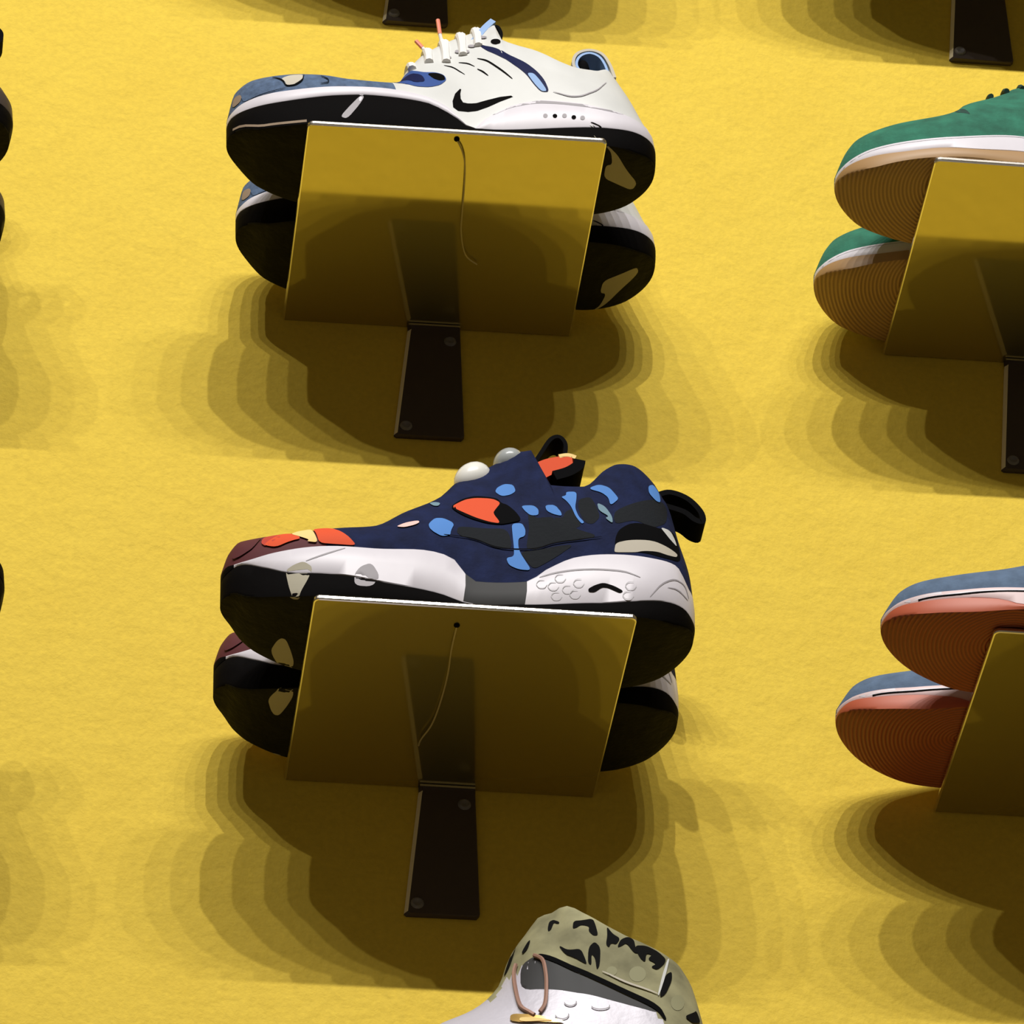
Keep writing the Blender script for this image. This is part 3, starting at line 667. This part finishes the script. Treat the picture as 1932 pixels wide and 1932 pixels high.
def plain_last(dx=0.0, hi=0.0, toe=-15.3, spring=1.0):
    D_ = lambda t: [(x+dx, z) for x, z in t]
    return Last(c0=D_([(toe, spring+.4), (toe+1, spring*.7), (-11.5, .2), (-9, 0), (12, 0), (14.2, .5)]),
        c1=D_([(toe, spring+1.0), (-12, 1.6), (-6, 1.6), (2, 1.5), (14.2, 1.9)]),
        c2=D_([(toe, spring+1.7), (-12, 2.9), (-6, 3.1), (2, 3.2), (14.2, 4.0)]),
        c3=D_([(toe, spring+2.4), (-14.9, 4.0), (-13.5, 5.2), (-10, 6.4), (-6, 7.6), (-3, 9.0), (0, 10.8), (2.4, 12.0+hi), (3.4, 11.2+hi), (5.2, 9.2+hi), (8, 8.2+hi), (10.5, 9.0+hi), (12.6, 10+hi)]),
        x1=[(0, 13.9+dx), (2.5, 14.2+dx), (4.5, 13.4+dx), (7, 12.5+dx), (10, 11.8+dx)],
        wn=D_([(-16, 4.3), (-9, 4.6), (-3, 4.1), (3, 3.5), (8, 3.5), (14, 3.7)]), wf=D_([(-16, 4.3), (-9, 4.5), (-3, 4.1), (3, 3.4), (8, 3.5), (14, 3.6)]),
        rim=D_([(2.4, 0), (3.2, 1.2), (4.5, 2.2), (7, 2.8), (10, 2.6), (12.5, 2.3)]), an=.34, af=.42, ah=.16, belly=.08, bulge=.04,
        sq=[(-16, 2.5), (-8, 2.3), (-3, 1.9), (2, 1.75), (6, 2.0), (14, 2.2)])

# ------------------------------------------------------------------ setting
S0 = lambda x, y, z: (x, y, z+ZO)
wv, wf_ = boxm(-420, 420, 0, 12, -ZO, 330)
wl = mesh_obj('wall_back', [S0(*v) for v in wv], wf_, wall_material(), smooth=False); wl['kind'] = 'structure'
fv, ff = boxm(-420, 420, -520, 0, -ZO-10, -ZO)
fl = mesh_obj('floor', [S0(*v) for v in fv], ff, mat('grey_concrete_floor', (.32, .30, .27), .7, var=.1, vscale=3), smooth=False); fl['kind'] = 'structure'

# ------------------------------------------------------------------ shelves
SW, SD, ST = 20.5, 19.574, .4
SHELF = {
    'A1': ((0.0, 0.0, 0.0), (-0.0149, 0.00063, -0.00633)),
    'A2': ((-0.196, 0.0, -40.725), (0.02782, 0.01027, 0.00115)),
    'B1': ((43.015, 0.0, 0.0), (-0.02885, 0.00265, 0.00557)),
    'B2': ((43.094, 0.0, -40.725), (0.015, 0.00637, 0.00716)),
    'A3': ((-0.196, 0.0, -81.45), (0.0, 0.0, 0.0)),
    'Z1': ((-43.015, 0.0, 0.0), (0.0, 0.0, 0.0)),
    'Z2': ((-43.015, 0.0, -40.725), (0.0, 0.0, 0.0)),
    'A0': ((0, 0, 40.725), (-0.01, 0, 0)),
    'B0': ((43.015, 0, 40.725), (-0.01, 0, 0)),
}
def shelf_matrix(k):
    (X, Y, Z), (rx, ry, rz) = SHELF[k]
    return Matrix.Translation((X*CM, 0, (Z+ZO)*CM)) @ Euler((rx, ry, rz), 'XYZ').to_matrix().to_4x4()

def rounded_plate(x0, x1, y0, y1, z0, z1, r, b):
    """plate with rounded front corners and a softened rim"""
    def outline(ins):
        P = [(x1-ins, y1), (x0+ins, y1)]
        for cx, cy, a0, a1 in ((x0+r, y0+r, 180, 270), (x1-r, y0+r, 270, 360)):
            for k in range(7):
                a = math.radians(a0+(a1-a0)*k/6); P.append((cx+(r-ins)*math.cos(a), cy+(r-ins)*math.sin(a)))
        return P
    rings = []
    for ins, z in ((b, z0), (b*.3, z0+b*.3), (0, z0+b), (0, z1-b), (b*.3, z1-b*.3), (b, z1)): rings.append([(x, y, z) for x, y in outline(ins)])
    n = len(rings[0]); V = [p for r_ in rings for p in r_]; F = []; I = []
    F.append(tuple(reversed(range(n)))); I.append(0)
    for k in range(5):
        for i in range(n):
            a = k*n+i; b_ = k*n+(i+1) % n; F.append((a, b_, b_+n, a+n)); I.append(1)
    F.append(tuple(range(5*n, 6*n))); I.append(0)
    return V, F, I

def make_shelf(k, label, wire=None, screws=True):
    mw = shelf_matrix(k)
    root = empty('wall_shelf', mw, label, 'shelf', None)
    V, F, I = rounded_plate(-SW/2, SW/2, -SD, -.05, 0, ST, .45, .12)
    mesh_obj('shelf_plate', V, F, [M['steel'], M['edge']], I, root, smooth=False)
    # bracket: tapered steel tongue screwed to the wall under the plate
    t = .42
    pts = [(-1.41, -.02), (2.33, -.02), (2.30, -.6), (2.30, -10.2), (2.1, -10.45), (-2.45, -10.45), (-2.6, -10.3), (-1.46, -.75), (-1.41, -.5)]
    b = .07
    cxm = sum(p[0] for p in pts)/len(pts); czm = -5.2
    def ins(p): return (p[0]+(.24 if p[0] < 0 else -b), p[1]+(b if p[1] < -5 else 0))
    n = len(pts)
    V = [(p[0], -.02, p[1]) for p in pts]+[(p[0], -t+(.26 if p[0] < 0 else b), p[1]) for p in pts]+[(*[ins(p)[0]], -t, ins(p)[1]) for p in pts]
    F = [tuple(range(n))]; I = [0]
    for r_ in (0, 1):
        for i in range(n):
            j = (i+1) % n; F.append((r_*n+i, r_*n+n+i, r_*n+n+j, r_*n+j)); I.append(1 if i in (6, 7) else 0)
    F.append(tuple(reversed(range(2*n, 3*n)))); I.append(0)
    inv = mw.inverted()
    wmw = Matrix.Translation((SHELF[k][0][0]*CM, 0, (SHELF[k][0][2]+ZO)*CM))
    L = inv @ wmw
    Lc = Matrix.Translation(L.translation/CM) @ L.to_3x3().to_4x4()
    br = mesh_obj('bracket', V, F, [M['bracket'], M['bedge']], I, root, smooth=False, mtx=Lc)
    br['label'] = 'black tapered bracket with a bright left edge'
    lip = boxm(-1.35, 2.3, -.55, -.42, -.22, -.06)
    mesh_obj('bracket_lip', lip[0], lip[1], M['edge'], None, root, smooth=False)
    if screws:
        for sx, sz in ((1.55, -1.5), (-1.75, -9.6)):
            vs = []; fs = []
            rr = ((0, -.60), (.30, -.58), (.42, -.5), (.45, -.42))
            nn = 14
            for r_, y in rr:
                for i in range(nn):
                    a = 2*math.pi*i/nn; vs.append((sx+max(.001, r_)*math.cos(a), y+(.1 if r_ < .2 else 0), sz+max(.001, r_)*math.sin(a)))
            for q in range(3):
                for i in range(nn): fs.append((q*nn+i, (q+1)*nn+i, (q+1)*nn+(i+1) % nn, q*nn+(i+1) % nn))
            mesh_obj('screw', vs, fs, M['screw'], None, root, mtx=Lc)
    if wire:
        v, f = tube(smooth_path(wire, 5), .055, 6)
        mesh_obj('security_wire', v, f, M['wire'], None, root)
        v, f = ellipsoid((wire[0][0], wire[0][1], -.05), .2, .2, .12, 12, 6)
        mesh_obj('wire_grommet', v, f, M['blackf'], None, root)
    return root

make_shelf('A1', 'polished metal wall shelf under the white and grey-blue sneakers', [(-.03, -18.97, -.1), (.43, -18.09, -.25), (.76, -16.84, -.3), (.95, -14.79, -.3), (1.1, -12.19, -.3), (1.27, -10.1, -.3), (1.8, -8.01, -.3), (2.73, -7.02, -.2)])
make_shelf('A2', 'polished metal wall shelf under the navy camouflage sneakers', [(-1.02, -17.77, -.1), (-1.09, -15.54, -.25), (-1.02, -13.01, -.3), (-1.12, -10.15, -.3), (-1.39, -7.52, -.3), (-1.89, -5.84, -.3), (-1.96, -4.95, -.2)])
make_shelf('B1', 'polished metal wall shelf under the green suede sneakers')
make_shelf('B2', 'polished metal wall shelf under the slate sneakers with brick-red soles')
make_shelf('A3', 'metal wall shelf at the bottom carrying the silvery high-top with camouflage collar')
make_shelf('A0', 'metal wall shelf at the top, its black bracket above the white sneaker')
make_shelf('B0', 'metal wall shelf at the top right, its black bracket above the green sneaker')
make_shelf('Z1', 'metal wall shelf left of the white sneakers, under the upper brown-black pair')
make_shelf('Z2', 'metal wall shelf left of the navy camouflage sneakers, under the lower black pair')

def shoe_matrix(k, yc, dx=0.0, rz=0.0, dz=0.0):
    return shelf_matrix(k) @ Matrix.Translation((dx*CM, yc*CM, (ST+.01+dz)*CM)) @ Matrix.Rotation(rz, 4, 'Z')

# ------------------------------------------------------------------ white and grey-blue running sneakers
YF, YB = -15.2, -6.0
def sneaker_a1(mw, flip, label):
    S = Shoe(mw, flip, label)
    c = dict(side=M['black'], tread=M['tread'], mid=M['white'], upper=M['whitel'], lining=M['skyb'], both=False,
        upf=lambda x, z: 1 if x < -4.1 else 0, upm=[M['bluegrey']],
        sole_patch=[('a1_fslash', M['grey']), ('a1_fslashw', M['white']), ('a1_heelband', M['taupe'], 'B'), ('~.2,.4', M['tan'])],
        mid_patch=[('a1_groove', M['grey']), ('a1_dot1', M['grey']), ('a1_dot2', M['black']), ('a1_dot3', M['grey']), ('a1_dot4', M['black']), ('a1_dot5', M['grey']), ('a1_slash', M['black']), ('a1_slashw', M['whitel'])],
        up_patch=[('a1_swoosh', M['black'])]+[('a1_slit%d' % i, M['black']) for i in (1, 2, 3, 4)]+[('a1_navy', M['navyb']), ('a1_win', M['midb']), ('a1_hole', M['black']),
            ('a1_ivory', M['ivory']), ('a1_tan', M['tan']), ('a1_heelseam', M['grey']), ('a1_navyblue', M['skyb']), ('a1_win2', M['navyb']), ('a1_win3', M['black']), ('a1_seam1', M['blackf']), ('a1_seam2', M['blackf']), ('a1_seam3', M['blackf'])]+[('a1_eye%d' % i, M['grey']) for i in range(1, 6)])  # the grey ellipses paint the eyelets' shade beneath the laces
    build_shoe(S, LA1, c)
    # laces crossing the throat
    parts = []
    for x in (-2.7, -1.5, -.3, .9, 2.0):
        z = interp(LA1.c3, x)
        def ys(y):
            h = S.bvh.ray_cast(Vector((x, y, 40)), Vector((0, 0, -1))); return (h[0].z if h[0] else z)+.14
        for s_ in (0, 1):
            xx = x+.28*s_
            P = [(xx+(.35 if s_ else -.0)*(y/2.4), y, ys(y)) for y in (-2.3, -1.7, -1, -.3, .4, 1.1, 1.8, 2.3)]
            parts.append(tube(smooth_path(P, 3), .29, 8))
    v, f = join(*parts); S.part('laces', v, f, M['lace'])
    top = lambda x, y: S.bvh.ray_cast(Vector((x, y, 40)), Vector((0, 0, -1)))[0].z
    ta, tb = top(-.3, -.8), top(-1.5, -.8)
    for a, b, c_ in (((-.35, -.8, ta), (-.5, -.9, ta+.9), (-.65, -1, ta+2.6)), ((-1.5, -.8, tb), (-1.75, -.8, tb+.5), (-2.3, -.8, tb+1.3))):
        v, f = tube(smooth_path([a, b], 4), .13, 8); le = S.part('lace_end', v, f, M['lace'])
        v, f = tube([b, tuple(Vector(b).lerp(Vector(c_), .8))], .15, 8); S.part('lace_tip', v, f, M['orange_l'], None, le, label='coral plastic lace tip')
    v, f = ribbon([(1.6, 0, 11.2), (2.4, 0, 12.6), (2.8, 0, 13.2), (3.2, 0, 13.7)], 3.4, .45); tg = S.part('tongue', v, f, M['skyb'], label='pale blue tongue')
    v, f = ribbon([(2.9, 0, 13.2), (3.5, 0, 13.75), (3.8, 0, 13.1), (3.7, 0, 12.3)], 2.2, .25); S.part('tongue_loop', v, f, M['blackf'], None, tg)
    # heel pull loop: an upright band with a blue inner face
    P = [(9.3, 0, 8.6), (8.75, 0, 9.9), (9.0, 0, 11.0), (9.9, 0, 11.5), (10.8, 0, 11.2), (11.3, 0, 10.2), (11.6, 0, 8.9)]
    v, f = ribbon(P, 3.0, .22); hl = S.part('heel_loop', v, f, M['ivory'])
    P = [(9.5, 0, 8.9), (8.98, 0, 9.9), (9.2, 0, 10.8), (9.9, 0, 11.25), (10.6, 0, 10.95), (11.0, 0, 10.1), (11.2, 0, 9.0)]
    v, f = ribbon(P, 2.9, .18); S.part('heel_loop_lining', v, f, M['skyb'], None, hl)
    v, f = ellipsoid((9.5, -.6, 9.9), .5, 1.0, 1.05, 16, 10); S.part('heel_pad', v, f, M['blackf'], None, hl)
    return S

sneaker_a1(shoe_matrix('A1', YF), False, 'white running sneaker with black check mark, front one of its pair')
sneaker_a1(shoe_matrix('A1', YB, 1.35, .02), True, 'white running sneaker nearest the wall, mostly hidden behind the shelf plate')

# ------------------------------------------------------------------ navy camouflage pump sneakers
def sneaker_a2(mw, flip, label):
    S = Shoe(mw, flip, label)
    sp = [('a2_s%d' % i, M['azure']) for i in (1, 2, 3, 4, 5, 6, 8, 9)]+[('a2_s7', M['teal']), ('a2_s10', M['teal'])]
    c = dict(side=M['black'], tread=M['tread'], mid=M['white'], mid2=M['dgrey'], midf=lambda x: 1 if -.35 < x < 3.5 else (2 if x < -15.0 else 0), upper=M['navy'], lining=M['blackf'], both=False,
        upf=lambda x, z: 1 if x < -9.4 else 0, upm=[M['maroon']],
        sole_patch=[('a2_n3', M['taupe'], 'B'), ('a2_n1s', M['taupe']), ('a2_n2s', M['grey']), ('a2_n1b', M['taupe'], 'B')],
        mid_patch=[('a2_n1', M['taupe']), ('a2_n2', M['grey']), ('a2_toesplit', M['grey']), ('a2_g1', M['grey']), ('a2_g2', M['grey']), ('a2_g3', M['grey']), ('a2_sq', M['black'])]+[('a2_hex%d' % i, M['lgrey']) for i in range(9)],
        up_patch=[('a2_ch1', M['char']), ('a2_ch2', M['char']), ('a2_ch3', M['char']), ('a2_ch4', M['char']), ('a2_ch5', M['char']), ('a2_heelb', M['blackf']), ('a2_heeli', M['ivory']), ('a2_heelw', M['whitel'])]
            +sp+[('a2_winb', M['blackf']), ('a2_wino', M['red']), ('a2_sliver', M['pinkw']), ('a2_seam', M['blackf']),
            ('a2_toema', M['maroon']), ('a2_toerd', M['red2']), ('a2_toeor', M['red']), ('a2_toere', M['red']), ('a2_toeye', M['cream'])])
    build_shoe(S, LA2, c)
    R1 = Matrix.Rotation(math.radians(-42), 3, 'Y')
    for cx, cz, rx, rz_, m in ((.5, 13.6, 1.35, .8, 'clear'), (2.9, 15.15, 1.05, .65, 'grip')):
        v, f = ellipsoid((cx, -.3, cz-.35), rx, 1.25, rz_+.3, 22, 12, R1 if cx < 1 else Matrix.Rotation(math.radians(-20), 3, 'Y'))
        S.part('pump_button', v, f, M[m], label='white domed button' if cx < 1 else 'small grey-white domed button')
    v, f = ribbon([(4.5, 0, 13.0), (5.2, 0, 13.5), (6.0, 0, 13.8), (6.9, 0, 13.9)], 3.6, 1.3); tg = S.part('tongue', v, f, M['red'], label='orange-red padded tongue')
    v, f = ribbon([(5.6, 0, 12.55), (6.5, 0, 12.95), (7.15, 0, 13.5), (7.3, 0, 14.0)], 4.4, .75); S.part('tongue_edge', v, f, M['blackf'], None, tg)
    v, f = ribbon([(6.0, 0, 14.5), (6.6, 0, 14.65), (7.1, 0, 14.5)], 3.6, .3); S.part('tongue_trim', v, f, M['cream'], None, tg)
    v, f = ribbon([(4.2, 0, 14.0), (4.9, 0, 15.3), (5.6, 0, 16.6), (6.2, 0, 16.9), (6.6, 0, 16.3), (6.5, 0, 15.2), (6.3, 0, 14.4)], 1.8, .28); S.part('tongue_loop', v, f, M['blackf'], None, tg)
    v, f = ribbon([(12.6, 0, 12.5), (13.4, 0, 12.75), (14.5, 0, 12.3), (15.3, 0, 11.3), (15.4, 0, 10.5), (14.9, 0, 10.6), (14.2, 0, 11.2), (13.0, 0, 11.6)], 2.0, .4); S.part('heel_loop', v, f, M['blackf'])
    return S

sneaker_a2(shoe_matrix('A2', YF), False, 'navy sneaker with azure camouflage spots, front one of its pair')
sneaker_a2(shoe_matrix('A2', YB, .35, -.02), True, 'navy camouflage sneaker nearest the wall, only its black sole ends showing')

# ------------------------------------------------------------------ low cup-sole sneakers on the right
def low_extras(S, L, lace, tongue):
    parts = []
    for x in (-4.6, -3.4, -2.2, -1.0, .2, 1.4):
        def ys(y, x=x):
            h = S.bvh.ray_cast(Vector((x, y, 40)), Vector((0, 0, -1))); return (h[0].z if h[0] else 9)+.12
        parts.append(tube(smooth_path([(x+.1*y, y, ys(y)) for y in (-2.0, -1.2, -.4, .4, 1.2, 2.0)], 3), .2, 8))
    v, f = join(*parts); S.part('laces', v, f, lace)
    v, f = ribbon([(1.6, 0, 10.6), (2.6, 0, 12.0), (3.3, 0, 12.9)], 4.6, .5); S.part('tongue', v, f, tongue)

def sneaker_b1(mw, flip, label):
    S = Shoe(mw, flip, label)
    build_shoe(S, LB1, dict(side=M['gum'], tread=M['gumsole'], mid=M['white'], upper=M['green'], lining=M['dgreen'],
        mid_patch=[('@.22,.27', M['grey'])], up_patch=[('b1_lace', M['dgreen'])]))
    low_extras(S, LB1, M['dgreen'], M['green'])
sneaker_b1(shoe_matrix('B1', YF+.3), False, 'green suede sneaker with white midsole and tan gum sole, front one')
sneaker_b1(shoe_matrix('B1', YB+.7, .25), True, 'green suede sneaker nearest the wall, tan gum toe showing below the front one')

def sneaker_b2(mw, flip, label):
    S = Shoe(mw, flip, label)
    build_shoe(S, LB2, dict(side=M['brick'], tread=M['bricksole'], mid=M['pinkrub'], upper=M['slate'], lining=M['slate'],
        mid_patch=[('@-.05,.36', M['white']), ('@.34,.47', M['black'])]))
    low_extras(S, LB2, M['lace'], M['slate'])
sneaker_b2(shoe_matrix('B2', YF-1.4), False, 'slate-blue sneaker with brick-red sole, front one of its pair')
sneaker_b2(shoe_matrix('B2', YB-.3, -1.1, .03), True, 'slate-blue sneaker nearest the wall, brick-red toe below the front one')

# ------------------------------------------------------------------ plain dark pairs on the left, and the pairs above the frame
def plain_shoe(mw, flip, label, L, side, tread, mid, upper, loop=True):
    S = Shoe(mw, flip, label)
    build_shoe(S, L, dict(side=M[side], tread=M[tread], mid=M[mid], upper=M[upper], lining=M['blackf']))
    low_extras(S, L, M['blackf'], M[upper])
    if loop:
        v, f = ribbon([(11.3, 0, 9.6), (11.7, 0, 10.6), (12.4, 0, 10.9), (13.1, 0, 10.2), (12.9, 0, 9.2), (12.0, 0, 8.2)], 1.6, .3); S.part('heel_loop', v, f, M['blackf'])
PZ = plain_last(0, .5)
plain_shoe(shoe_matrix('Z1', YF, -1.25), False, 'dark brown-black sneaker at the upper left edge, front one', PZ, 'black', 'tread', 'brown', 'brown')
plain_shoe(shoe_matrix('Z1', YB, -1.3), True, 'dark brown-black sneaker at the upper left edge, lower one nearest the wall', PZ, 'black', 'tread', 'brown', 'brown')
plain_shoe(shoe_matrix('Z2', YF, -.7), False, 'black sneaker heel at the left edge, beside the navy camouflage pair', PZ, 'black', 'tread', 'black', 'brown')
plain_shoe(shoe_matrix('Z2', YB, -2.2), True, 'black sneaker nearest the wall, just outside the lower left edge', PZ, 'black', 'tread', 'black', 'brown')
plain_shoe(shoe_matrix('A0', YF), False, 'sneaker on the topmost middle shelf, front one, seen by its shadow', PZ, 'black', 'tread', 'white', 'char', False)
plain_shoe(shoe_matrix('A0', YB, 1), True, 'sneaker on the topmost middle shelf, nearest the wall, seen by its shadow', PZ, 'black', 'tread', 'white', 'char', False)
PB = plain_last(0, 0, toe=-16.8)
plain_shoe(shoe_matrix('B0', YF), False, 'sneaker on the top right shelf, front one, seen by its wide shadow', PB, 'black', 'tread', 'white', 'char', False)
plain_shoe(shoe_matrix('B0', YB), True, 'sneaker on the top right shelf, nearest the wall, seen by its shadow', PB, 'black', 'tread', 'white', 'char', False)

# ------------------------------------------------------------------ silvery high-top with camouflage collar, bottom
def sneaker_a3(mw, flip, label):
    S = Shoe(mw, flip, label)
    L = Last(c0=[(-15.4, 1.2), (-12, .1), (-9, 0), (12, 0), (14.2, .5)], c1=[(-15.4, 1.9), (-12, 1.6), (14.2, 1.9)],
        c2=[(-15.4, 2.6), (-12, 3.2), (2, 3.4), (14.2, 4.4)],
        c3=[(-15.4, 2.8), (-14.9, 4.9), (-13, 6.2), (-8, 7.8), (-5, 9.2)]+DK['a3_top'][:-2],
        x1=[(0, 13.8), (2.5, 14.3), (8, 13.9), (11.1, 13.4), (13.9, 12.9), (16, 12.2), (19, 12)],
        wn=[(-16, 4.4), (-9, 4.7), (-3, 4.3), (3, 3.9), (8, 3.9), (14, 3.9)], wf=[(-16, 4.4), (-9, 4.6), (-3, 4.2), (3, 3.8), (8, 3.8), (14, 3.8)],
        rim=[(4.2, 0), (5, 1.6), (6.5, 2.8), (9, 3.2), (12, 2.8)], an=.34, af=.42, ah=.16, belly=.1, bulge=.04,
        sq=[(-16, 2.5), (-8, 2.2), (-3, 1.8), (2, 1.8), (6, 2.4), (14, 2.6)])
    L.x0 = -15.4
    names = [('a3_dark', M['dgrey'])]+[('a3_o%d' % i, M['camol']) for i in (1, 2, 3)]+[('a3_k%d' % i, M['camod']) for i in range(1, 12)]+[('a3_line', M['blackf']), ('a3_r1', M['grey']), ('a3_r2', M['grey']), ('a3_r3', M['grey']), ('a3_label', M['whitel']), ('a3_label2', M['ivory'])]
    build_shoe(S, L, dict(side=M['black'], tread=M['tread'], mid=M['white'], upper=M['foil'], lining=M['camo'], upm=[M['camo']], upf=lambda x, z: 1 if x > .25 and z > interp([(-.6, 11.3), (.3, 11.9), (1.5, 13.9), (3.2, 14.5), (5.9, 12.4), (8, 11.1), (10.2, 10.0), (10.6, 8)], x) else 0, up_patch=names, both=False))
    for nm in ('a3_lace1', 'a3_lace2'):
        P = []
        for (x, z) in DK[nm]:
            h = S.bvh.ray_cast(Vector((x, -30, z)), Vector((0, 1, 0)))
            if h[0]: P.append(h[0]+h[1].normalized()*(.16 if h[1].y < 0 else -.16))
        if len(P) > 2:
            v, f = tube(smooth_path(P, 4), .13, 6); S.part('lace', v, f, M['copper'])
    V = []; F = []
    for nm, m in (('a3_tag', 'gold'), ('a3_tagin', 'cream')):
        v, f = patch(DK[nm], S.bvh, off=.12 if m == 'gold' else .16)
        if f:
            if m == 'gold': tag_ = S.part('lace_tag', v, f, M[m])
            else: S.part('tag_face', v, f, M[m], None, tag_)
sneaker_a3(shoe_matrix('A3', YF), False, 'silver-white high-top with olive camouflage collar at the bottom, front one')
sneaker_a3(shoe_matrix('A3', YB+.2, .5), True, 'silver-white high-top nearest the wall, hidden behind the front one')
